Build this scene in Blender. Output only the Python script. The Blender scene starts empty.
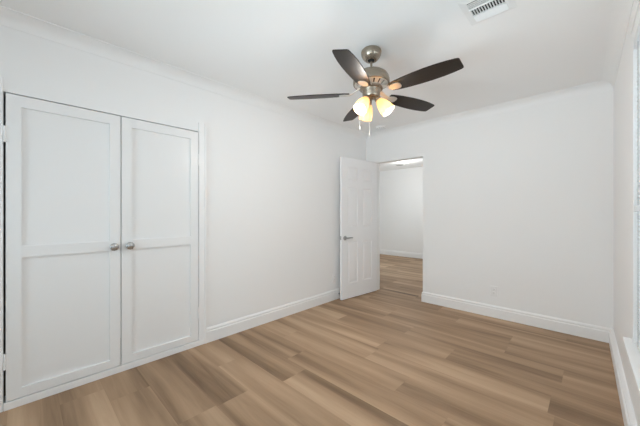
import bpy, bmesh, math, random
from mathutils import Vector, Matrix

random.seed(7)
scene = bpy.context.scene
COL = scene.collection

# ------------------------------------------------------------------ camera, world, light, exposure
CEIL = 2.46          # ceiling height
CAMX, CAMZ = 2.626, 1.22
cam_data = bpy.data.cameras.new('camera')
cam_data.sensor_width = 36.0
cam_data.lens = 16.0
cam_data.clip_start = 0.02
cam = bpy.data.objects.new('camera', cam_data)
COL.objects.link(cam)
cam.location = (CAMX, 0.0, CAMZ)
cam.rotation_euler = (math.radians(90), 0, math.radians(43.75))
scene.camera = cam

scene.view_settings.view_transform = 'Standard'
scene.view_settings.look = 'None'
scene.view_settings.gamma = 1.0
scene.view_settings.use_curve_mapping = False
scene.view_settings.exposure = 0.0
scene.cycles.max_bounces = 24
scene.cycles.diffuse_bounces = 16

world = bpy.data.worlds.new('sky')
scene.world = world
world.use_nodes = True
bg = world.node_tree.nodes['Background']
bg.inputs['Color'].default_value = (0.93, 0.97, 1.0, 1)
bg.inputs['Strength'].default_value = 0.25


def area_light(name, loc, target, sx, sy, power, color, spread=180):
    d = bpy.data.lights.new(name, 'AREA')
    d.shape = 'RECTANGLE'
    d.size, d.size_y = sx, sy
    d.energy = power
    d.color = color
    d.spread = math.radians(spread)
    o = bpy.data.objects.new(name, d)
    COL.objects.link(o)
    o.location = loc
    o.rotation_euler = (Vector(target) - Vector(loc)).to_track_quat('-Z', 'Y').to_euler()
    return o


# daylight_side comes through the visible window; the others are fill lamps at added windows
area_light('added_ceiling_fill', (1.35, -1.65, 0.25), (1.6, 1.1, 2.46), 2.2, 1.0, 12, (0.79, 0.92, 1.0), 56)  # added fill lamp, aimed up to brighten the ceiling
area_light('added_rear_fill', (1.35, -1.25, 1.3), (1.35, 2.0, 1.1), 2.0, 1.8, 38, (0.79, 0.92, 1.0))  # added fill lamp behind the camera, brightens the whole room
area_light('added_near_fill', (2.885, -0.53, 1.35), (0.6, 1.1, 1.30), 0.74, 1.4, 9.5, (0.79, 0.92, 1.0))  # added fill lamp beside the camera, lights closet and open door
area_light('daylight_side', (3.32, 1.68, 1.40), (1.0, 1.7, 1.5), 1.1, 1.5, 34, (0.79, 0.92, 1.0))
area_light('added_next_room_fill', (1.50, 5.6, 1.2), (-1.2, 5.8, 1.5), 1.5, 1.4, 76, (0.79, 0.92, 1.0))  # added fill lamp that brightens the next room


# ------------------------------------------------------------------ materials
def new_mat(name):
    m = bpy.data.materials.new(name)
    m.use_nodes = True
    nt = m.node_tree
    return m, nt, nt.nodes['Principled BSDF']


def paint(name, col, rough, bump=0.0, scale=220, spec=0.5):
    m, nt, b = new_mat(name)
    b.inputs['Base Color'].default_value = (*col, 1)
    b.inputs['Roughness'].default_value = rough
    b.inputs['Specular IOR Level'].default_value = spec
    tc = nt.nodes.new('ShaderNodeTexCoord')
    n = nt.nodes.new('ShaderNodeTexNoise')
    n.inputs['Scale'].default_value = scale
    nt.links.new(tc.outputs['Object'], n.inputs['Vector'])
    if bump:
        bp = nt.nodes.new('ShaderNodeBump')
        bp.inputs['Strength'].default_value = bump
        bp.inputs['Distance'].default_value = 0.002
        nt.links.new(n.outputs['Fac'], bp.inputs['Height'])
        nt.links.new(bp.outputs['Normal'], b.inputs['Normal'])
    return m


def metal(name, col, rough, brushed=False):
    m, nt, b = new_mat(name)
    b.inputs['Base Color'].default_value = (*col, 1)
    b.inputs['Metallic'].default_value = 1.0
    b.inputs['Roughness'].default_value = rough
    tc = nt.nodes.new('ShaderNodeTexCoord')
    mp = nt.nodes.new('ShaderNodeMapping')
    mp.inputs['Scale'].default_value = (4, 4, 300) if brushed else (40, 40, 40)
    n = nt.nodes.new('ShaderNodeTexNoise')
    n.inputs['Scale'].default_value = 3
    nt.links.new(tc.outputs['Object'], mp.inputs['Vector'])
    nt.links.new(mp.outputs['Vector'], n.inputs['Vector'])
    mr = nt.nodes.new('ShaderNodeMapRange')
    mr.inputs['To Min'].default_value = rough - 0.06
    mr.inputs['To Max'].default_value = rough + 0.08
    nt.links.new(n.outputs['Fac'], mr.inputs['Value'])
    nt.links.new(mr.outputs['Result'], b.inputs['Roughness'])
    return m


M_WALL = paint('wall_paint', (0.90, 0.90, 0.90), 0.55, 0.08, 260, 0.35)
M_CEIL = paint('ceiling_paint', (0.90, 0.90, 0.90), 0.8, 0.1, 200, 0.2)
M_TRIM = paint('trim_paint', (0.90, 0.90, 0.90), 0.38, 0.0)
M_CLOSET = paint('closet_door_paint', (0.87, 0.87, 0.87), 0.30, 0.04, 60)
M_DOOR = paint('door_paint', (0.92, 0.92, 0.935), 0.38, 0.0)
M_PLASTIC = paint('white_plastic', (0.88, 0.88, 0.88), 0.35)
M_VENT = paint('vent_enamel', (0.86, 0.86, 0.86), 0.4)
M_GREY = paint('grey_plastic', (0.42, 0.42, 0.42), 0.5)
M_DARK = paint('near_black', (0.02, 0.02, 0.02), 0.9)  # near-black; on the vent plate it stands for shade in the duct
M_RUBBER = paint('rubber', (0.55, 0.55, 0.56), 0.6)
M_NICKEL = metal('brushed_nickel', (0.36, 0.31, 0.25), 0.27, True)
M_CREAM = metal('polished_nickel', (0.80, 0.79, 0.76), 0.5)
M_STEEL = metal('satin_steel', (0.50, 0.505, 0.51), 0.28)
M_CHAIN = paint('chain_white', (0.36, 0.35, 0.33), 0.4)


def mat_floor():
    m, nt, b = new_mat('wood_plank')
    L, N = nt.links.new, nt.nodes.new
    uv = N('ShaderNodeUVMap'); uv.uv_map = 'grain'
    loc = N('ShaderNodeUVMap'); loc.uv_map = 'local'
    tone = N('ShaderNodeVertexColor'); tone.layer_name = 'tone'
    tsep = N('ShaderNodeSeparateColor'); L(tone.outputs['Color'], tsep.inputs['Color'])

    def noise(sx, sy, detail, rough=0.55, dist=0.0):
        mp = N('ShaderNodeMapping'); mp.inputs['Scale'].default_value = (sx, sy, 1)
        L(uv.outputs['UV'], mp.inputs['Vector'])
        n = N('ShaderNodeTexNoise'); n.inputs['Scale'].default_value = 1.0
        n.inputs['Detail'].default_value = detail; n.inputs['Roughness'].default_value = rough
        n.inputs['Distortion'].default_value = dist
        L(mp.outputs['Vector'], n.inputs['Vector'])
        return n.outputs['Fac']

    def math_(op, a, c):
        x = N('ShaderNodeMath'); x.operation = op
        for i, v in enumerate((a, c)):
            if isinstance(v, (int, float)):
                x.inputs[i].default_value = v
            else:
                L(v, x.inputs[i])
        return x.outputs[0]
    wide = noise(0.45, 6.5, 1.5, 0.45, 0.5)      # broad streaks
    mid = noise(1.6, 26, 3, 0.55, 0.9)
    fine = noise(7, 240, 2, 0.6, 0.1)
    s = math_('MULTIPLY', math_('SUBTRACT', wide, 0.5), 1.45)
    s = math_('ADD', s, math_('MULTIPLY', math_('SUBTRACT', mid, 0.5), 0.42))
    s = math_('ADD', s, math_('MULTIPLY', math_('SUBTRACT', fine, 0.5), 0.14))
    s = math_('ADD', s, math_('MULTIPLY', math_('SUBTRACT', tsep.outputs[0], 0.5), 0.32))
    s = math_('ADD', s, 0.50)
    ramp = N('ShaderNodeValToRGB')
    e = ramp.color_ramp.elements
    e[0].position, e[0].color = 0.0, (0.140, 0.083, 0.046, 1)
    e[1].position, e[1].color = 1.0, (0.57, 0.400, 0.262, 1)
    k = e.new(0.5); k.color = (0.378, 0.248, 0.152, 1)
    L(s, ramp.inputs['Fac'])
    # thin dark micro-bevel along the long plank edges and at the butt joints
    sp = N('ShaderNodeSeparateXYZ'); L(loc.outputs['UV'], sp.inputs['Vector'])
    ey = math_('MINIMUM', sp.outputs[1], math_('SUBTRACT', W, sp.outputs[1]))
    edge = math_('MINIMUM', ey, sp.outputs[0])
    mask = math_('LESS_THAN', edge, 0.0011)
    mix = N('ShaderNodeMixRGB'); mix.blend_type = 'MULTIPLY'
    mix.inputs['Color2'].default_value = (0.84, 0.82, 0.80, 1)
    L(mask, mix.inputs['Fac']); L(ramp.outputs['Color'], mix.inputs['Color1'])
    L(mix.outputs['Color'], b.inputs['Base Color'])
    r = N('ShaderNodeMapRange'); r.inputs['To Min'].default_value = 0.42; r.inputs['To Max'].default_value = 0.56
    L(fine, r.inputs['Value']); L(r.outputs['Result'], b.inputs['Roughness'])
    b.inputs['Specular IOR Level'].default_value = 0.22
    bp = N('ShaderNodeBump'); bp.inputs['Strength'].default_value = 0.08; bp.inputs['Distance'].default_value = 0.002
    L(fine, bp.inputs['Height']); L(bp.outputs['Normal'], b.inputs['Normal'])
    return m


def mat_blade():
    m, nt, b = new_mat('dark_walnut_blade')
    L, N = nt.links.new, nt.nodes.new
    tc = N('ShaderNodeTexCoord')
    mp = N('ShaderNodeMapping'); mp.inputs['Scale'].default_value = (3, 60, 3)
    n = N('ShaderNodeTexNoise'); n.inputs['Scale'].default_value = 2; n.inputs['Detail'].default_value = 4
    L(tc.outputs['Object'], mp.inputs['Vector']); L(mp.outputs['Vector'], n.inputs['Vector'])
    r = N('ShaderNodeValToRGB')
    r.color_ramp.elements[0].color = (0.010, 0.0075, 0.006, 1)
    r.color_ramp.elements[1].color = (0.030, 0.021, 0.016, 1)
    L(n.outputs['Fac'], r.inputs['Fac']); L(r.outputs['Color'], b.inputs['Base Color'])
    b.inputs['Roughness'].default_value = 0.40
    b.inputs['Specular IOR Level'].default_value = 0.3
    return m


def mat_shade():
    m = bpy.data.materials.new('frosted_amber_glass')
    m.use_nodes = True
    nt = m.node_tree
    L, N = nt.links.new, nt.nodes.new
    out = nt.nodes['Material Output']
    nt.nodes.remove(nt.nodes['Principled BSDF'])
    tc = N('ShaderNodeTexCoord')
    n = N('ShaderNodeTexNoise'); n.inputs['Scale'].default_value = 22; n.inputs['Detail'].default_value = 3
    L(tc.outputs['Object'], n.inputs['Vector'])
    r = N('ShaderNodeValToRGB')
    r.color_ramp.elements[0].color = (0.48, 0.29, 0.125, 1)
    r.color_ramp.elements[1].color = (0.60, 0.44, 0.25, 1)
    L(n.outputs['Fac'], r.inputs['Fac'])
    tr = N('ShaderNodeBsdfTranslucent'); L(r.outputs['Color'], tr.inputs['Color'])
    df = N('ShaderNodeBsdfDiffuse'); df.inputs['Color'].default_value = (0.42, 0.34, 0.22, 1)
    gl = N('ShaderNodeBsdfGlossy'); gl.inputs['Roughness'].default_value = 0.2
    m1 = N('ShaderNodeMixShader'); m1.inputs['Fac'].default_value = 0.35
    L(tr.outputs[0], m1.inputs[1]); L(df.outputs[0], m1.inputs[2])
    m2 = N('ShaderNodeMixShader'); m2.inputs['Fac'].default_value = 0.05
    L(m1.outputs[0], m2.inputs[1]); L(gl.outputs[0], m2.inputs[2])
    em = N('ShaderNodeEmission'); em.inputs['Strength'].default_value = 0.42
    em.inputs['Color'].default_value = (1.0, 0.77, 0.47, 1)
    ad = N('ShaderNodeAddShader')
    L(m2.outputs[0], ad.inputs[0]); L(em.outputs[0], ad.inputs[1])
    L(ad.outputs[0], out.inputs['Surface'])
    return m


def mat_emit(name, col, strength):
    m, nt, b = new_mat(name)
    b.inputs['Base Color'].default_value = (*col, 1)
    b.inputs['Emission Color'].default_value = (*col, 1)
    b.inputs['Emission Strength'].default_value = strength
    return m


def mat_slat():
    m = bpy.data.materials.new('blind_slat_vinyl')
    m.use_nodes = True
    nt = m.node_tree
    L, N = nt.links.new, nt.nodes.new
    b = nt.nodes['Principled BSDF']; out = nt.nodes['Material Output']
    b.inputs['Base Color'].default_value = (0.90, 0.90, 0.90, 1)
    b.inputs['Roughness'].default_value = 0.4
    t = N('ShaderNodeBsdfTranslucent'); t.inputs['Color'].default_value = (0.88, 0.89, 0.90, 1)
    mx = N('ShaderNodeMixShader'); mx.inputs['Fac'].default_value = 0.38
    L(b.outputs[0], mx.inputs[1]); L(t.outputs[0], mx.inputs[2]); L(mx.outputs[0], out.inputs['Surface'])
    return m


def mat_glass():
    m = bpy.data.materials.new('window_glass')
    m.use_nodes = True
    nt = m.node_tree
    L, N = nt.links.new, nt.nodes.new
    out = nt.nodes['Material Output']
    nt.nodes.remove(nt.nodes['Principled BSDF'])
    t = N('ShaderNodeBsdfTransparent'); t.inputs['Color'].default_value = (0.95, 0.97, 0.97, 1)
    g = N('ShaderNodeBsdfGlossy'); g.inputs['Roughness'].default_value = 0.02
    f = N('ShaderNodeFresnel'); f.inputs['IOR'].default_value = 1.45
    mx = N('ShaderNodeMixShader')
    L(f.outputs[0], mx.inputs['Fac']); L(t.outputs[0], mx.inputs[1]); L(g.outputs[0], mx.inputs[2])
    L(mx.outputs[0], out.inputs['Surface'])
    return m


W = 0.228           # width of a floor plank
M_FLOOR = mat_floor()
M_BLADE = mat_blade()
M_SHADE = mat_shade()
M_BULB = mat_emit('bulb_glow', (1.0, 0.86, 0.62), 14)
M_DIFF = mat_emit('lamp_diffuser', (1.0, 0.98, 0.95), 2.2)
M_SLAT = mat_slat()
M_GLASS = mat_glass()


# ------------------------------------------------------------------ mesh helpers
def box(bm, x0, x1, y0, y1, z0, z1, mat=None):
    v = [bm.verts.new((x, y, z)) for x in (x0, x1) for y in (y0, y1) for z in (z0, z1)]
    for f in ((0, 1, 3, 2), (4, 6, 7, 5), (0, 4, 5, 1), (2, 3, 7, 6), (0, 2, 6, 4), (1, 5, 7, 3)):
        bm.faces.new([v[i] for i in f])
    if mat is not None:
        bmesh.ops.transform(bm, matrix=mat, verts=v)
    return v


def lathe(bm, prof, n=48, mat=None, close=True):
    """prof: list of (r, z). Revolved about z."""
    rings, vs = [], []
    for r, z in prof:
        if r < 1e-5:
            ring = [bm.verts.new((0, 0, z))]
        else:
            ring = [bm.verts.new((r * math.cos(2 * math.pi * i / n), r * math.sin(2 * math.pi * i / n), z)) for i in range(n)]
        rings.append(ring); vs += ring
    for a, b in zip(rings, rings[1:]):
        for i in range(n):
            j = (i + 1) % n
            if len(a) == 1 and len(b) == 1:
                continue
            if len(a) == 1:
                bm.faces.new((a[0], b[i], b[j]))
            elif len(b) == 1:
                bm.faces.new((a[i], b[0], a[j]))
            else:
                bm.faces.new((a[i], b[i], b[j], a[j]))
    if mat is not None:
        bmesh.ops.transform(bm, matrix=mat, verts=vs)
    return vs


def tube(bm, pts, r, n=12, mat=None):
    pts = [Vector(p) for p in pts]
    rings, vs = [], []
    rad = r if isinstance(r, (list, tuple)) else [r] * len(pts)
    for i, p in enumerate(pts):
        d = (pts[min(i + 1, len(pts) - 1)] - pts[max(i - 1, 0)]).normalized()
        q = d.to_track_quat('Z', 'Y')
        ring = [bm.verts.new(p + q @ Vector((rad[i] * math.cos(2 * math.pi * k / n), rad[i] * math.sin(2 * math.pi * k / n), 0))) for k in range(n)]
        rings.append(ring); vs += ring
    for a, b in zip(rings, rings[1:]):
        for k in range(n):
            bm.faces.new((a[k], a[(k + 1) % n], b[(k + 1) % n], b[k]))
    bm.faces.new(rings[0][::-1]); bm.faces.new(rings[-1])
    if mat is not None:
        bmesh.ops.transform(bm, matrix=mat, verts=vs)
    return vs


def extrude_profile(bm, prof, p0, p1, out, up=Vector((0, 0, 1)), mat=None, caps=True):
    """prof: closed polygon of (d, z): d along out, z along up; swept from p0 to p1."""
    p0, p1, out = Vector(p0), Vector(p1), Vector(out)
    a = [bm.verts.new(p0 + out * d + up * z) for d, z in prof]
    b = [bm.verts.new(p1 + out * d + up * z) for d, z in prof]
    n = len(prof)
    for i in range(n):
        j = (i + 1) % n
        bm.faces.new((a[i], a[j], b[j], b[i]))
    if caps:
        bm.faces.new(a[::-1]); bm.faces.new(b)
    if mat is not None:
        bmesh.ops.transform(bm, matrix=mat, verts=a + b)


def finish(name, bm, m, parent=None, loc=None, rot=None, smooth=False, bevel=0.0, seg=2):
    bmesh.ops.recalc_face_normals(bm, faces=bm.faces[:])
    me = bpy.data.meshes.new(name)
    bm.to_mesh(me); bm.free()
    me.materials.append(m)
    o = bpy.data.objects.new(name, me)
    COL.objects.link(o)
    if loc is not None:
        o.location = loc
    if rot is not None:
        o.rotation_euler = rot
    if parent is not None:
        o.parent = parent
    if smooth:
        for p in me.polygons:
            p.use_smooth = True
        try:
            me.set_sharp_from_angle(angle=math.radians(35))
        except Exception:
            pass
    if bevel:
        bv = o.modifiers.new('bevel', 'BEVEL')
        bv.width = bevel; bv.segments = seg; bv.limit_method = 'ANGLE'; bv.angle_limit = math.radians(40)
    return o


def tag(o, label=None, cat=None, group=None, kind=None):
    if label: o['label'] = label
    if cat: o['category'] = cat
    if group: o['group'] = group
    if kind: o['kind'] = kind
    return o


def struct(o, label=None, cat=None):
    return tag(o, label, cat, kind='structure')


def thing(name, label, cat, loc=(0, 0, 0), rot=(0, 0, 0), group=None):
    o = bpy.data.objects.new(name, None)
    o.empty_display_size = 0.1
    COL.objects.link(o)
    o.location = loc; o.rotation_euler = rot
    return tag(o, label, cat, group, 'thing')


def copy_tree(o, parent=None):
    c = o.copy(); COL.objects.link(c)
    c.parent = parent
    for ch in list(o.children):
        copy_tree(ch, c)
    return c


# ------------------------------------------------------------------ the room shell
BACK = 3.816         # room-side face of the back wall
BT = 0.131           # thickness of the back wall
DX0, DX1, DZ = 0.166, 0.94, 2.008      # doorway in the back wall
NEXT = 7.375         # far wall of the next room
REAR = -1.0
CY0, CY1, CZ0, CZ1 = -0.083, 1.118, 0.050, 1.972     # closet opening in the left wall

# right wall runs slightly out of square: local u from the back corner towards the camera, v outwards
RW = Matrix.Translation((2.769, BACK, 0)) @ Matrix.Rotation(math.radians(0.81), 4, 'Z')


def rbox(bm, u0, u1, v0, v1, z0, z1):
    return box(bm, v0, v1, -u1, -u0, z0, z1, RW)


# floor, laid in planks that run across the room and on into the next one
joints = {0: .372, 2: .916, 3: .478, 5: .783, 6: 1.646, 7: 1.243, 9: 1.737, 10: 1.247, 11: 2.07}
tones = {(0, -1): .25, (0, 0): .55, (1, -1): .40, (1, 0): .46, (1, 1): .5, (2, -1): .40, (2, 0): .26, (2, 1): .5, (3, -1): .22, (3, 0): .60,
         (4, -1): .40, (4, 0): .48, (5, -1): .32, (5, 0): .42, (6, -1): .62, (6, 0): .36, (7, -1): .62, (7, 0): .36, (8, 0): .52, (8, 1): .42,
         (9, -1): .62, (9, 0): .32, (10, -1): .52, (10, 0): .30, (10, 1): .55, (11, -1): .26, (11, 0): .48, (12, 0): .40, (12, 1): .36}
bm = bmesh.new()
l_g = bm.loops.layers.uv.new('grain')
l_l = bm.loops.layers.uv.new('local')
l_t = bm.loops.layers.float_color.new('tone')
FX0, FX1, PL = -3.2, 2.96, 1.22
for k in range(-8, 34):
    y0 = .39 + W * k
    y1 = min(y0 + W, NEXT + .1)
    if y0 >= NEXT + .1:
        break
    x0 = joints.get(k, random.uniform(0, PL))
    for j in range(-5, 4):
        a, b = x0 + j * PL, x0 + (j + 1) * PL
        if b <= FX0 or a >= FX1:
            continue
        ca, cb = max(a, FX0), min(b, FX1)
        t = tones.get((k, j), min(1, max(0, random.gauss(.48, .20))))
        ou, ov = random.uniform(0, 60), random.uniform(0, 60)
        vs = [bm.verts.new(p) for p in ((ca, y0, 0), (cb, y0, 0), (cb, y1, 0), (ca, y1, 0))]
        f = bm.faces.new(vs)
        for lp in f.loops:
            x, y, _ = lp.vert.co
            lp[l_g].uv = (x + ou, y + ov)
            lp[l_l].uv = (x - a, y - y0)
            lp[l_t] = (t, t, t, 1)
me = bpy.data.meshes.new('floor'); bm.to_mesh(me); bm.free(); me.materials.append(M_FLOOR)
fl = bpy.data.objects.new('floor', me); COL.objects.link(fl)
struct(fl)

bm = bmesh.new(); box(bm, -3.2, 2.98, REAR - .1, NEXT + .1, CEIL, CEIL + .1)
struct(finish('ceiling', bm, M_CEIL))

bm = bmesh.new()
box(bm, -.1, 0, REAR - .1, CY0, 0, CEIL); box(bm, -.1, 0, CY1, BACK, 0, CEIL)
box(bm, -.1, 0, CY0, CY1, CZ1, CEIL); box(bm, -.1, 0, CY0, CY1, 0, CZ0 - .012)
struct(finish('wall_left', bm, M_WALL))
bm = bmesh.new()
box(bm, -.75, -.7, -.35, 1.4, 0, CEIL); box(bm, -.7, -.1, -.35, -.3, 0, CEIL); box(bm, -.7, -.1, 1.35, 1.4, 0, CEIL)
struct(finish('wall_closet', bm, M_WALL))

bm = bmesh.new()
box(bm, -3.2, DX0, BACK, BACK + BT, 0, CEIL); box(bm, DX1, 2.96, BACK, BACK + BT, 0, CEIL)
box(bm, DX0, DX1, BACK, BACK + BT, DZ, CEIL)
struct(finish('wall_back', bm, M_WALL))

# right wall with its window opening
WU0, WU1, WZ0, WZ1 = 1.636, 2.60, 0.545, 2.10
NU0, NU1 = 3.93, 4.76        # added unseen opening in the same wall, beside the camera, for fill light
bm = bmesh.new()
rbox(bm, -.14, WU0, 0, .14, 0, CEIL); rbox(bm, WU1, NU0, 0, .14, 0, CEIL); rbox(bm, NU1, 4.95, 0, .14, 0, CEIL)
rbox(bm, NU0, NU1, 0, .14, 0, WZ0 - .03); rbox(bm, NU0, NU1, 0, .14, WZ1, CEIL)
rbox(bm, WU0, WU1, 0, .14, 0, WZ0 - .03); rbox(bm, WU0, WU1, 0, .14, WZ1, CEIL)
struct(finish('wall_right', bm, M_WALL))

# rear wall behind the camera, with an added opening for fill light
bm = bmesh.new()
box(bm, -.1, .3, REAR - .1, REAR, 0, CEIL); box(bm, 2.4, 2.96, REAR - .1, REAR, 0, CEIL)
box(bm, .3, 2.4, REAR - .1, REAR, 0, .08); box(bm, .3, 2.4, REAR - .1, REAR, 2.12, CEIL)
struct(finish('wall_rear', bm, M_WALL))

# the next room
bm = bmesh.new(); box(bm, -3.2, 1.4, NEXT, NEXT + .1, 0, CEIL); struct(finish('wall_far', bm, M_WALL))
bm = bmesh.new(); box(bm, -3.2, -3.1, BACK + BT, NEXT, 0, CEIL); struct(finish('wall_next_left', bm, M_WALL))
bm = bmesh.new()
box(bm, 1.3, 1.4, BACK + BT, 4.8, 0, CEIL); box(bm, 1.3, 1.4, 6.4, NEXT, 0, CEIL)
box(bm, 1.3, 1.4, 4.8, 6.4, 0, .8); box(bm, 1.3, 1.4, 4.8, 6.4, 2.1, CEIL)  # added opening, unseen, to light the next room
struct(finish('wall_next_right', bm, M_WALL))

# baseboards (tall board with a stepped cap) and crown moulding
BASE = [(0, 0), (.016, 0), (.016, .098), (.013, .104), (.010, .106), (.012, .112), (.012, .122), (.007, .132), (.004, .137), (0, .137)]
CROWN = [(0, 0), (.076, 0), (.076, -.005)] + [(.076 - .072 * math.sin(t * math.pi / 16), -.005 - .072 * (1 - math.cos(t * math.pi / 16))) for t in range(1, 9)] + [(.004, -.084), (0, -.084)]


def base(name, runs, mat=None, thick=1.0):
    b_ = bmesh.new()
    for p0, p1, out in runs:
        extrude_profile(b_, [(d * thick, z) for d, z in BASE], p0, p1, out, mat=mat)
    return struct(finish(name, b_, M_TRIM))


base('baseboard_left', [((0, 1.190, 0), (0, BACK, 0), (1, 0, 0)), ((0, REAR, 0), (0, -.160, 0), (1, 0, 0))])
base('baseboard_back', [((DX1, BACK, 0), (2.769, BACK, 0), (0, -1, 0)), ((.0, BACK, 0), (DX0, BACK, 0), (0, -1, 0)),
                        ((DX1 + .0005, BACK - .016, 0), (DX1 + .0005, BACK + BT, 0), (-1, 0, 0))])
base('baseboard_right', [((0, 0, 0), (0, -4.8, 0), (-1, 0, 0))], RW, 1.9)
base('baseboard_far', [((-3.1, NEXT, 0), (1.3, NEXT, 0), (0, -1, 0))])
for nm, p0, p1, out, mt in (('trim_1', (0, REAR, CEIL), (0, BACK, CEIL), (1, 0, 0), None),
                            ('trim_2', (0, BACK, CEIL), (2.769, BACK, CEIL), (0, -1, 0), None),
                            ('trim_3', (0, 0, CEIL), (0, -4.8, CEIL), (-1, 0, 0), RW)):
    bm = bmesh.new(); extrude_profile(bm, CROWN, p0, p1, out, mat=mt)
    struct(finish(nm, bm, M_TRIM, smooth=True))

# closet casings and sill
bm = bmesh.new()
box(bm, 0, .015, CY1 + .002, 1.172, 0.0, 2.055); box(bm, 0, .020, 1.172, 1.190, 0.0, 2.055)
box(bm, 0, .015, -.142, CY0 - .002, 0.0, 2.055); box(bm, 0, .020, -.160, -.142, 0.0, 2.055)
struct(finish('trim_4', bm, M_TRIM, bevel=.002))
bm = bmesh.new(); box(bm, -.10, .017, CY0, CY1 + .04, 0, CZ0 - .003)
struct(finish('trim_5', bm, M_TRIM, bevel=.003))
# doorway jambs with a stop bead
bm = bmesh.new()
box(bm, DX0 - .001, DX0 + .004, BACK + .045, BACK + BT + .002, 0, DZ)
box(bm, DX1 - .004, DX1 + .001, BACK - .001, BACK + BT + .002, .137, DZ)
box(bm, DX0, DX1, BACK - .001, BACK + BT + .002, DZ - .004, DZ + .001)
struct(finish('trim_6', bm, M_TRIM, bevel=.0015))


# ------------------------------------------------------------------ closet doors
def closet_door(label, y0, y1, hinge_low):
    """shaker door, face at x = .012; y0..y1; hinge_low: hinges on the low-y side"""
    z0, z1 = CZ0 + .004, CZ1 - .010
    w, h, st = y1 - y0, z1 - z0, .067
    t = thing('closet_door', label, 'closet door', (0.012, y0 if hinge_low else y1, z0), group='pair of closet doors')
    oy = 0 if hinge_low else -w
    T = .024
    p = [(.056, .883), (.956, 1.836)]            # z ranges of the two panels above the bottom edge
    b_ = bmesh.new()
    box(b_, -T, 0, oy, oy + st, 0, h); box(b_, -T, 0, oy + w - st, oy + w, 0, h)
    for a, b in ((0, p[0][0]), (p[0][1], p[1][0]), (p[1][1], h)):
        box(b_, -T, 0, oy + st, oy + w - st, a, b)
    bmesh.ops.remove_doubles(b_, verts=b_.verts[:], dist=1e-5)
    finish('frame', b_, M_CLOSET, t)
    for a, b in p:
        b_ = bmesh.new(); box(b_, -T + .001, -.017, oy + st - .001, oy + w - st + .001, a - .001, b + .001)
        finish('panel', b_, M_CLOSET, t)
    # round knob near the meeting stile
    b_ = bmesh.new()
    lathe(b_, [(0, 0), (.0135, 0), (.0135, .003), (.007, .005), (.006, .012), (.010, .016), (.0185, .019), (.0205, .023),
               (.0200, .027), (.0160, .0295), (.0155, .0285), (.010, .0315), (0, .033)], 40, Matrix.Scale(1.42, 4))
    ky = (oy + w - .045) if hinge_low else (oy + .050)
    k = finish('knob', b_, M_STEEL, t, (0, ky, .967 - z0), (0, math.radians(90), 0), smooth=True)
    k['label'] = 'round satin nickel knob'
    # butt hinges with their pins
    hy = oy - .005 if hinge_low else oy + w + .004
    for a in (.247, 1.654):
        b_ = bmesh.new()
        lathe(b_, [(0, -.050), (.003, -.050), (.006, -.047), (.006, -.016), (.0055, -.0155), (.006, -.015), (.006, .015),
                   (.0055, .0155), (.006, .016), (.006, .047), (.003, .050), (0, .050)], 16)
        s = 1 if hinge_low else -1
        box(b_, -.006, .0015, min(0, s * .007), max(0, s * .007), -.046, .046)
        box(b_, -.006, .0015, min(0, -s * .005), max(0, -s * .005), -.046, .046)
        finish('hinge', b_, M_TRIM, t, (.001, hy, a), smooth=True)
    return t


closet_door('left door of the white closet pair, round knob on its right stile', -.073, .5185, True)
closet_door('right door of the white closet pair, hinged beside the bare wall', .5245, 1.112, False)


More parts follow.
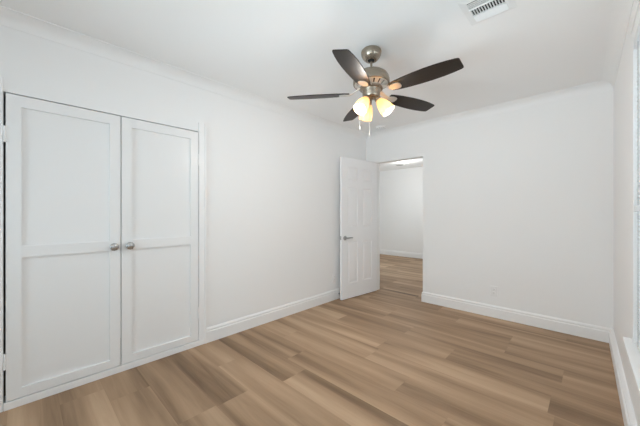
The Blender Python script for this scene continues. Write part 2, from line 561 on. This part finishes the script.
# ------------------------------------------------------------------ panel door standing open
def panel_door():
    L_, H_, T_ = .760, 1.988, .035
    ang = math.radians(6.0)
    # local x runs from the hinge to the free edge, local y is the face turned to the room
    d = Vector((-math.sin(ang), -math.cos(ang), 0)); n = Vector((math.cos(ang), -math.sin(ang), 0))
    root = bpy.data.objects.new('door_1', None); COL.objects.link(root)
    root.matrix_world = Matrix(((d.x, n.x, 0, DX0), (d.y, n.y, 0, BACK - .004), (0, 0, 1, .012), (0, 0, 0, 1)))
    struct(root, 'open white six panel door with a lever handle', 'door')
    us = [0, .115, .330, .430, .645, L_]
    zs = [0, .205, .800, 1.005, 1.575, 1.672, 1.868, H_]
    b_ = bmesh.new()
    for yf, s in ((T_, 1), (0, -1)):
        for i in range(5):
            for j in range(7):
                u0, u1, z0, z1 = us[i], us[i + 1], zs[j], zs[j + 1]

                def ring(ins, dep):
                    return [b_.verts.new((a, yf - s * dep, c)) for a, c in
                            ((u0 + ins, z0 + ins), (u1 - ins, z0 + ins), (u1 - ins, z1 - ins), (u0 + ins, z1 - ins))]
                r0 = ring(0, 0)
                if i in (1, 3) and j in (1, 3, 5):
                    rs = [r0, ring(.006, .0025), ring(.014, .0075), ring(.022, .0075), ring(.045, .0015)]
                    for a, c in zip(rs, rs[1:]):
                        for q in range(4):
                            b_.faces.new((a[q], a[(q + 1) % 4], c[(q + 1) % 4], c[q]))
                    b_.faces.new(rs[-1])
                else:
                    b_.faces.new(r0)
    for x in (0, L_):
        b_.faces.new([b_.verts.new(p) for p in ((x, 0, 0), (x, T_, 0), (x, T_, H_), (x, 0, H_))])
    for z in (0, H_):
        b_.faces.new([b_.verts.new(p) for p in ((0, 0, z), (L_, 0, z), (L_, T_, z), (0, T_, z))])
    bmesh.ops.remove_doubles(b_, verts=b_.verts[:], dist=1e-5)
    finish('leaf', b_, M_DOOR, root)
    hx, hz = L_ - .062, .858
    b_ = bmesh.new()
    lathe(b_, [(0, 0), (.032, 0), (.032, .004), (.026, .010), (.013, .013), (.011, .040), (0, .042)], 32,
          Matrix.Translation((hx, T_, hz)) @ Matrix.Rotation(math.radians(-90), 4, 'X'))
    o = finish('handle_rose', b_, M_STEEL, root, smooth=True)
    b_ = bmesh.new()
    tube(b_, [(hx, T_ + .036, hz), (hx - .012, T_ + .046, hz), (hx - .035, T_ + .050, hz + .002), (hx - .07, T_ + .050, hz + .004),
              (hx - .105, T_ + .047, hz + .001), (hx - .115, T_ + .042, hz)], [.010, .010, .009, .0085, .009, .006], 14)
    finish('lever', b_, M_STEEL, root, smooth=True)
    b_ = bmesh.new(); box(b_, L_, L_ + .002, .006, .029, hz - .028, hz + .028); box(b_, L_ + .002, L_ + .010, .011, .024, hz - .009, hz + .009)
    finish('latch_plate', b_, M_STEEL, root)
    for z in (.22, 1.0, 1.76):
        b_ = bmesh.new(); tube(b_, [(-.003, -.004, z - .045), (-.003, -.004, z + .045)], .006, 12)
        finish('hinge', b_, M_STEEL, root, smooth=True)


panel_door()

# door stop: a stubby cylinder with a rubber tip screwed to the left baseboard
t = thing('door_stop', 'small grey door stop on the left baseboard behind the open door', 'door stop', (.016, 3.12, .072), (0, math.radians(90), 0))
b_ = bmesh.new(); lathe(b_, [(0, 0), (.014, 0), (.014, .004), (.007, .007), (.006, .040), (0, .040)], 20)
finish('stem', b_, M_STEEL, t, smooth=True)
b_ = bmesh.new(); lathe(b_, [(0, .040), (.009, .040), (.0105, .044), (.0105, .052), (.008, .056), (0, .056)], 20)
finish('rubber_tip', b_, M_RUBBER, t, smooth=True)


# ------------------------------------------------------------------ outlets
def outlet(label, loc, rotz):
    t = thing('wall_outlet', label, 'outlet', loc, (0, 0, rotz), 'wall outlets')     # local -y looks into the room
    b_ = bmesh.new(); box(b_, -.035, .035, -.006, 0, -.0575, .0575)
    finish('cover_plate', b_, M_PLASTIC, t, bevel=.004, seg=3)
    for z in (-.020, .020):
        b_ = bmesh.new()
        lathe(b_, [(0, 0), (.0165, 0), (.0165, .0025), (.0155, .0035), (0, .0035)], 28,
              Matrix.Translation((0, -.0055, z)) @ Matrix.Rotation(math.radians(90), 4, 'X'))
        s = finish('socket', b_, M_PLASTIC, t, smooth=True)
        b_ = bmesh.new()
        box(b_, -.0075, -.0050, -.0096, -.0088, z - .001, z + .008); box(b_, .0050, .0075, -.0096, -.0088, z - .001, z + .007)
        box(b_, -.0025, .0025, -.0096, -.0088, z - .011, z - .006)
        finish('slots', b_, M_GREY, s)
    return t


outlet('white wall outlet low on the back wall, right of the doorway', (1.794, BACK, .306), 0)
outlet('white wall outlet low on the left wall, close to the open door', (0, 3.03, .306), math.radians(90))


# ------------------------------------------------------------------ ceiling fan with three lit shades
FAN = (1.410, 1.834)
fan = thing('ceiling_fan', 'ceiling fan with five dark blades and three lit glass shades', 'ceiling fan', (FAN[0], FAN[1], CEIL))


def zc(z):
    return z - CEIL


b_ = bmesh.new()
lathe(b_, [(0, 0), (.066, 0), (.073, -.006), (.0765, -.016), (.0765, -.024), (.074, -.040), (.067, -.056), (.057, -.069), (.048, -.076), (.044, -.080), (.030, -.081), (.026, -.078), (0, -.078)], 56)
finish('canopy', b_, M_NICKEL, fan, smooth=True)
b_ = bmesh.new()
lathe(b_, [(0, -.079), (.026, -.079), (.020, -.086), (.0, -.088)], 28)
finish('hanger_ball', b_, M_DARK, fan, smooth=True)
b_ = bmesh.new(); tube(b_, [(0, 0, -.07), (0, 0, zc(2.285))], .0085, 20)
finish('downrod', b_, M_NICKEL, fan, smooth=True)
b_ = bmesh.new()
lathe(b_, [(0, zc(2.302)), (.022, zc(2.302)), (.024, zc(2.294)), (.070, zc(2.291)), (.098, zc(2.285)), (.118, zc(2.270)), (.131, zc(2.250)),
           (.137, zc(2.228)), (.138, zc(2.206)), (.135, zc(2.199)), (.126, zc(2.197)), (.120, zc(2.201)), (0, zc(2.201))], 64)
finish('motor_housing', b_, M_NICKEL, fan, smooth=True)
# slotted cone under the housing
b_ = bmesh.new()
for i in range(16):
    a0 = 2 * math.pi * (i + .14) / 16
    a1 = 2 * math.pi * (i + .86) / 16
    q = []
    for r, z in ((.122, 2.200), (.080, 2.170)):
        for a in (a0, a1):
            q.append((r * math.cos(a), r * math.sin(a), zc(z)))
    vv = [b_.verts.new(p) for p in q] + [b_.verts.new((p[0], p[1], p[2] + .006)) for p in q]
    for f in ((0, 1, 3, 2), (4, 6, 7, 5), (0, 4, 5, 1), (2, 3, 7, 6), (0, 2, 6, 4), (1, 5, 7, 3)):
        b_.faces.new([vv[j] for j in f])
lathe(b_, [(.122, zc(2.206)), (.128, zc(2.198)), (.118, zc(2.194)), (.112, zc(2.200))], 60)
lathe(b_, [(.085, zc(2.178)), (.090, zc(2.172)), (.082, zc(2.164)), (.072, zc(2.170))], 60)
finish('vent_ring', b_, M_CREAM, fan, smooth=True)
b_ = bmesh.new(); lathe(b_, [(0, zc(2.20)), (.108, zc(2.2005)), (.070, zc(2.176)), (0, zc(2.176))], 40)
finish('vent_liner', b_, M_DARK, fan, smooth=True)
# switch housing carrying the lights
b_ = bmesh.new()
lathe(b_, [(0, zc(2.178)), (.086, zc(2.176)), (.090, zc(2.170)), (.088, zc(2.160)), (.070, zc(2.156)), (.066, zc(2.150)), (.066, zc(2.112)),
           (.060, zc(2.100)), (.040, zc(2.094)), (.020, zc(2.090)), (.010, zc(2.084)), (0, zc(2.082))], 56)
finish('switch_housing', b_, M_NICKEL, fan, smooth=True)


def blade_outline():
    top = [(.165, .042), (.20, .051), (.27, .061), (.36, .068), (.44, .0705), (.52, .068), (.58, .062), (.622, .055), (.638, .051), (.644, .046), (.646, .038)]
    return top + [(r, -w) for r, w in top[::-1]]


def prism(b_, outline, z0, z1):
    lo = [b_.verts.new((x, y, z0)) for x, y in outline]
    hi = [b_.verts.new((x, y, z1)) for x, y in outline]
    n = len(outline)
    b_.faces.new(lo[::-1]); b_.faces.new(hi)
    for i in range(n):
        b_.faces.new((lo[i], lo[(i + 1) % n], hi[(i + 1) % n], hi[i]))


b_ = bmesh.new(); prism(b_, blade_outline(), 0, .006)
blade0 = finish('blade', b_, M_BLADE, fan, (0, 0, zc(2.126)), bevel=.0015)
blade0.rotation_mode = 'XYZ'
b_ = bmesh.new()
iron = [(.160, .018), (.178, .030), (.20, .035), (.222, .034), (.238, .026), (.245, .012)]
prism(b_, iron + [(r, -w) for r, w in iron[::-1]], -.006, -.0004)
# curved neck rising to the flywheel under the motor
sec = [(.078, .022, .040), (.100, .017, .034), (.125, .014, .016), (.150, .016, 0), (.166, .024, -.006)]
prev = None
for r, w, z in sec:
    cur = [b_.verts.new(p) for p in ((r, -w, z), (r, w, z), (r, w, z + .006), (r, -w, z + .006))]
    if prev:
        for q in range(4):
            b_.faces.new((prev[q], prev[(q + 1) % 4], cur[(q + 1) % 4], cur[q]))
    else:
        b_.faces.new(cur[::-1])
    prev = cur
b_.faces.new(prev)
for sx, sy in ((.190, .016), (.190, -.016), (.222, 0)):
    lathe(b_, [(0, -.0085), (.0035, -.008), (.0045, -.006), (.0045, -.004)], 12, Matrix.Translation((sx, sy, 0)))
iron0 = finish('blade_iron', b_, M_CREAM, blade0, bevel=.0012)
for i in range(5):
    o = blade0 if i == 0 else blade0.copy()
    if i:
        COL.objects.link(o); o.parent = fan
        c = iron0.copy(); COL.objects.link(c); c.parent = o
    # +12 degrees of pitch: the edge that leads anticlockwise hangs lower
    o.rotation_euler = (math.radians(-12), 0, math.radians(72 * i))

# three tulip shades on short arms
shade_prof = [(.021, .010), (.026, .018), (.034, .036), (.042, .060), (.048, .086), (.0515, .112), (.0525, .134), (.0505, .134), (.0495, .112),
              (.046, .086), (.040, .060), (.032, .037), (.024, .021), (.019, .013)]
for i, az in enumerate((-95, 25, 145)):
    a = math.radians(az)
    out = Vector((math.cos(a), math.sin(a), 0))
    ax = (out * .62 + Vector((0, 0, -.785))).normalized()
    p0 = out * .047 + Vector((0, 0, zc(2.084)))
    q = ax.to_track_quat('Z', 'Y').to_matrix().to_4x4()
    Mx = Matrix.Translation(p0) @ q
    b_ = bmesh.new(); lathe(b_, shade_prof + [shade_prof[0]], 48, Mx)
    sh = finish('lamp_shade', b_, M_SHADE, fan, smooth=True)
    b_ = bmesh.new(); lathe(b_, [(0, -.020), (.016, -.018), (.022, -.008), (.025, .004), (.025, .018), (.0215, .019), (0, .019)], 32, Mx)
    finish('socket', b_, M_NICKEL, sh, smooth=True)
    b_ = bmesh.new()
    lathe(b_, [(0, .02), (.012, .02), (.013, .034), (.018, .050), (.025, .066), (.028, .082), (.025, .096), (.016, .106), (0, .110)], 28, Mx)
    finish('bulb', b_, M_BULB, sh, smooth=True)
    d = bpy.data.lights.new('bulb_light', 'POINT')
    d.energy = 10.4; d.color = (1.0, 0.99, 0.965); d.shadow_soft_size = .03
    lo = bpy.data.objects.new('bulb_light', d); COL.objects.link(lo)
    lo.parent = sh; lo.location = Mx @ Vector((0, 0, .128))

# pull chains
for (dx, dy), zb in (((-.062, -.062), 1.852), ((.006, -.030), 1.793)):
    b_ = bmesh.new()
    tube(b_, [(dx, dy, zc(2.10)), (dx, dy, zc(zb + .03))], .0007, 8)
    for k in range(int((2.10 - zb - .03) / .006)):
        lathe(b_, [(0, .0013), (.0009, .0009), (.0013, 0), (.0009, -.0009), (0, -.0013)], 8, Matrix.Translation((dx, dy, zc(2.095) - k * .006)))
    c = finish('pull_chain', b_, M_CHAIN, fan, smooth=True)
    b_ = bmesh.new(); lathe(b_, [(0, .034), (.001, .033), (.0025, .024), (.003, .012), (.0025, .003), (0, 0)], 16, Matrix.Translation((dx, dy, zc(zb))))
    finish('chain_pull', b_, M_CHAIN, c, smooth=True)


# ------------------------------------------------------------------ ceiling vent
vent = thing('ceiling_vent', 'white louvred air vent in the ceiling', 'vent', (0, 0, 0))
VX0, VX1, VY0, VY1 = 2.086, 2.266, 1.810, 2.022
b_ = bmesh.new()
F_ = .036


def frustum(b_, x0, x1, y0, y1, g, z0, z1, hole):
    o = [b_.verts.new(p) for p in ((x0 - g, y0 - g, z0), (x1 + g, y0 - g, z0), (x1 + g, y1 + g, z0), (x0 - g, y1 + g, z0))]
    i = [b_.verts.new(p) for p in ((x0, y0, z1), (x1, y0, z1), (x1, y1, z1), (x0, y1, z1))]
    k = [b_.verts.new(p) for p in ((x0 + hole, y0 + hole, z1), (x1 - hole, y0 + hole, z1), (x1 - hole, y1 - hole, z1), (x0 + hole, y1 - hole, z1))]
    t_ = [b_.verts.new((v.co.x, v.co.y, z0)) for v in k]
    for a, c in ((o, i), (i, k), (k, t_)):
        for q in range(4):
            b_.faces.new((a[q], a[(q + 1) % 4], c[(q + 1) % 4], c[q]))


frustum(b_, VX0, VX1, VY0, VY1, F_, CEIL - .001, CEIL - .009, .002)
finish('flange', b_, M_VENT, vent)
b_ = bmesh.new(); box(b_, VX0 + .002, VX1 - .002, VY0 + .002, VY1 - .002, CEIL - .0025, CEIL - .0008)
finish('duct_shade_plate', b_, M_DARK, vent)  # flat dark plate painted as the shade inside an open duct
b_ = bmesh.new()
ya, yb = 1.880, 1.951
for k in range(13):
    x = VX0 + .004 + k * (VX1 - VX0 - .008) / 12
    v = box(b_, -.0022, .0022, ya, yb, -.012, -.003)
    bmesh.ops.transform(b_, matrix=Matrix.Translation((x, 0, CEIL)) , verts=v)
box(b_, VX0, VX1, ya - .004, ya, CEIL - .014, CEIL - .002); box(b_, VX0, VX1, yb, yb + .004, CEIL - .014, CEIL - .002)
for s, y0 in ((1, yb + .006), (-1, VY0 + .006)):
    for k in range(4):
        v = box(b_, VX0 + .003, VX1 - .003, -.0095, .0095, -.0007, .0007)
        bmesh.ops.transform(b_, matrix=Matrix.Translation((0, y0 + .008 + k * .0155, CEIL - .009)) @ Matrix.Rotation(math.radians(-32 if s > 0 else 14), 4, 'X'), verts=v)
finish('louvre', b_, M_VENT, vent)

# smoke detector near the back of the ceiling
t = thing('smoke_detector', 'small round white smoke detector on the ceiling above the open door', 'smoke detector', (.43, 3.56, CEIL))
b_ = bmesh.new(); lathe(b_, [(0, 0), (.070, 0), (.070, -.008), (.064, -.012), (0, -.012)], 40)
finish('mounting_base', b_, M_PLASTIC, t, smooth=True)
b_ = bmesh.new(); lathe(b_, [(0, -.012), (.058, -.012), (.060, -.020), (.052, -.032), (.030, -.036), (0, -.037)], 40)
finish('body', b_, M_PLASTIC, t, smooth=True)
b_ = bmesh.new()
for k in range(14):
    a = 2 * math.pi * k / 14
    box(b_, .045, .057, -.009, .009, -.029, -.024, Matrix.Rotation(a, 4, 'Z'))
finish('vent_slots', b_, M_GREY, t)

# next room: flush ceiling lamp and a round fitting beside it
t = thing('ceiling_lamp', 'bright flush ceiling lamp seen through the doorway', 'ceiling lamp', (-.594, 6.24, CEIL))
b_ = bmesh.new(); lathe(b_, [(0, 0), (.175, 0), (.178, -.010), (.172, -.016), (.160, -.016)], 48)
finish('rim', b_, M_PLASTIC, t, smooth=True)
b_ = bmesh.new(); lathe(b_, [(.160, -.014), (.150, -.034), (.11, -.050), (.05, -.056), (0, -.057)], 48)
finish('diffuser', b_, M_DIFF, t, smooth=True)
d = bpy.data.lights.new('lamp_light', 'POINT'); d.energy = 11; d.color = (1, .97, .93); d.shadow_soft_size = .12
lo = bpy.data.objects.new('lamp_light', d); COL.objects.link(lo); lo.parent = t; lo.location = (0, 0, -.19)
t = thing('ceiling_fitting', 'small round grey fitting on the ceiling of the next room', 'ceiling fitting', (-.96, 6.72, CEIL))
b_ = bmesh.new(); lathe(b_, [(0, 0), (.092, 0), (.092, -.006), (.078, -.012), (.072, -.010)], 40)
finish('rim', b_, M_GREY, t, smooth=True)
b_ = bmesh.new(); lathe(b_, [(.074, -.010), (.040, -.012), (0, -.012)], 40)
finish('grille', b_, M_GREY, t, smooth=True)


# ------------------------------------------------------------------ window in the right wall
win = bpy.data.objects.new('window_1', None); COL.objects.link(win); struct(win, 'white framed window with closed blinds on the right wall', 'window')


def rpart(name, boxes, m, parent, bevel=0.0):
    b_ = bmesh.new()
    for q in boxes:
        rbox(b_, *q)
    return finish(name, b_, m, parent, bevel=bevel)


CW = .056
rpart('window_casing', [(WU0 - CW, WU0, -.014, 0, WZ0, WZ1 + .09), (WU1, WU1 + CW, -.014, 0, WZ0, WZ1 + .09), (WU0, WU1, -.014, 0, WZ1, WZ1 + .09),
                        (WU0 - CW, WU1 + CW, -.020, -.014, WZ1 + .072, WZ1 + .09)], M_TRIM, win, .002)
rpart('window_sill', [(WU0 - CW - .035, WU1 + CW + .035, -.046, .0, WZ0 - .026, WZ0), (WU0, WU1, 0, .09, WZ0 - .026, WZ0)], M_TRIM, win, .004)
rpart('apron', [(WU0 - CW, WU1 + CW, -.015, 0, WZ0 - .10, WZ0 - .026)], M_TRIM, win, .003)
rpart('window_frame', [(WU0, WU0 + .03, .06, .13, WZ0, WZ1), (WU1 - .03, WU1, .06, .13, WZ0, WZ1), (WU0, WU1, .06, .13, WZ1 - .03, WZ1),
                       (WU0, WU1, .075, .13, WZ0, WZ0 + .03)], M_TRIM, win, .002)
for z0, z1, v in ((WZ0 + .03, 1.30, .075), (1.27, WZ1 - .03, .10)):
    s = rpart('sash', [(WU0 + .03, WU0 + .07, v, v + .025, z0, z1), (WU1 - .07, WU1 - .03, v, v + .025, z0, z1),
                       (WU0 + .07, WU1 - .07, v, v + .025, z0, z0 + .04), (WU0 + .07, WU1 - .07, v, v + .025, z1 - .04, z1)], M_TRIM, win, .002)
    rpart('pane', [(WU0 + .07, WU1 - .07, v + .010, v + .014, z0 + .04, z1 - .04)], M_GLASS, s)

blind = thing('window_blind', 'white horizontal slat blind hanging closed in the window', 'blind', (0, 0, 0))
rpart('headrail', [(WU0 + .004, WU1 - .004, -.012, .030, WZ1 - .040, WZ1 - .002)], M_SLAT, blind, .002)
b_ = bmesh.new()
z = WZ1 - .052
while z > WZ0 + .030:
    if abs(z - 1.243) > .016:
        v = box(b_, -.0125, .0125, -(WU1 - .006), -(WU0 + .006), -.0006, .0006)
        bmesh.ops.transform(b_, matrix=RW @ Matrix.Translation((.006, 0, z)) @ Matrix.Rotation(math.radians(50), 4, 'Y'), verts=v)
    z -= .0205
finish('slats', b_, M_SLAT, blind)
rpart('middle_rail', [(WU0 + .005, WU1 - .005, -.012, .024, 1.228, 1.258)], M_SLAT, blind, .003)
rpart('bottom_rail', [(WU0 + .005, WU1 - .005, -.006, .020, WZ0 + .004, WZ0 + .022)], M_SLAT, blind, .003)
b_ = bmesh.new()
for u in (WU0 + .10, (WU0 + WU1) / 2, WU1 - .10):
    for v in (-.006, .018):
        tube(b_, [(v, -u, WZ0 + .02), (v, -u, WZ1 - .04)], .0009, 6, RW)
finish('cords', b_, M_CHAIN, blind)

# added window, unseen behind the camera, put in to let fill light through
w2 = bpy.data.objects.new('added_window_2', None); COL.objects.link(w2); struct(w2)
b_ = bmesh.new()
for q in ((.3, .36, .08, 2.12), (2.34, 2.4, .08, 2.12), (.36, 2.34, .08, .14), (.36, 2.34, 2.06, 2.12), (1.32, 1.38, .14, 2.06)):
    box(b_, q[0], q[1], REAR - .08, REAR - .03, q[2], q[3])
finish('window_frame', b_, M_TRIM, w2, bevel=.003)
b_ = bmesh.new(); box(b_, .36, 2.34, REAR - .057, REAR - .053, .14, 2.06)
finish('pane', b_, M_GLASS, w2)
w3 = bpy.data.objects.new('added_window_3', None); COL.objects.link(w3); struct(w3)  # added unseen window, put in to light the next room
b_ = bmesh.new()
for q in ((4.8, 4.85, .8, 2.1), (6.35, 6.4, .8, 2.1), (4.85, 6.35, .8, .85), (4.85, 6.35, 2.05, 2.1), (5.58, 5.62, .85, 2.05)):
    box(b_, 1.33, 1.38, q[0], q[1], q[2], q[3])
finish('window_frame', b_, M_TRIM, w3, bevel=.003)
b_ = bmesh.new(); box(b_, 1.353, 1.357, 4.85, 6.35, .85, 2.05)
finish('pane', b_, M_GLASS, w3)
w4 = bpy.data.objects.new('added_window_4', None); COL.objects.link(w4); struct(w4)  # added unseen window beside the camera, put in for its light
rpart('window_frame', [(NU0, NU0 + .04, .07, .13, WZ0 - .03, WZ1), (NU1 - .04, NU1, .07, .13, WZ0 - .03, WZ1), (NU0 + .04, NU1 - .04, .07, .13, WZ1 - .04, WZ1),
                       (NU0 + .04, NU1 - .04, .07, .13, WZ0 - .03, WZ0 + .02), (NU0 + .04, NU1 - .04, .085, .12, 1.29, 1.33)], M_TRIM, w4, .002)
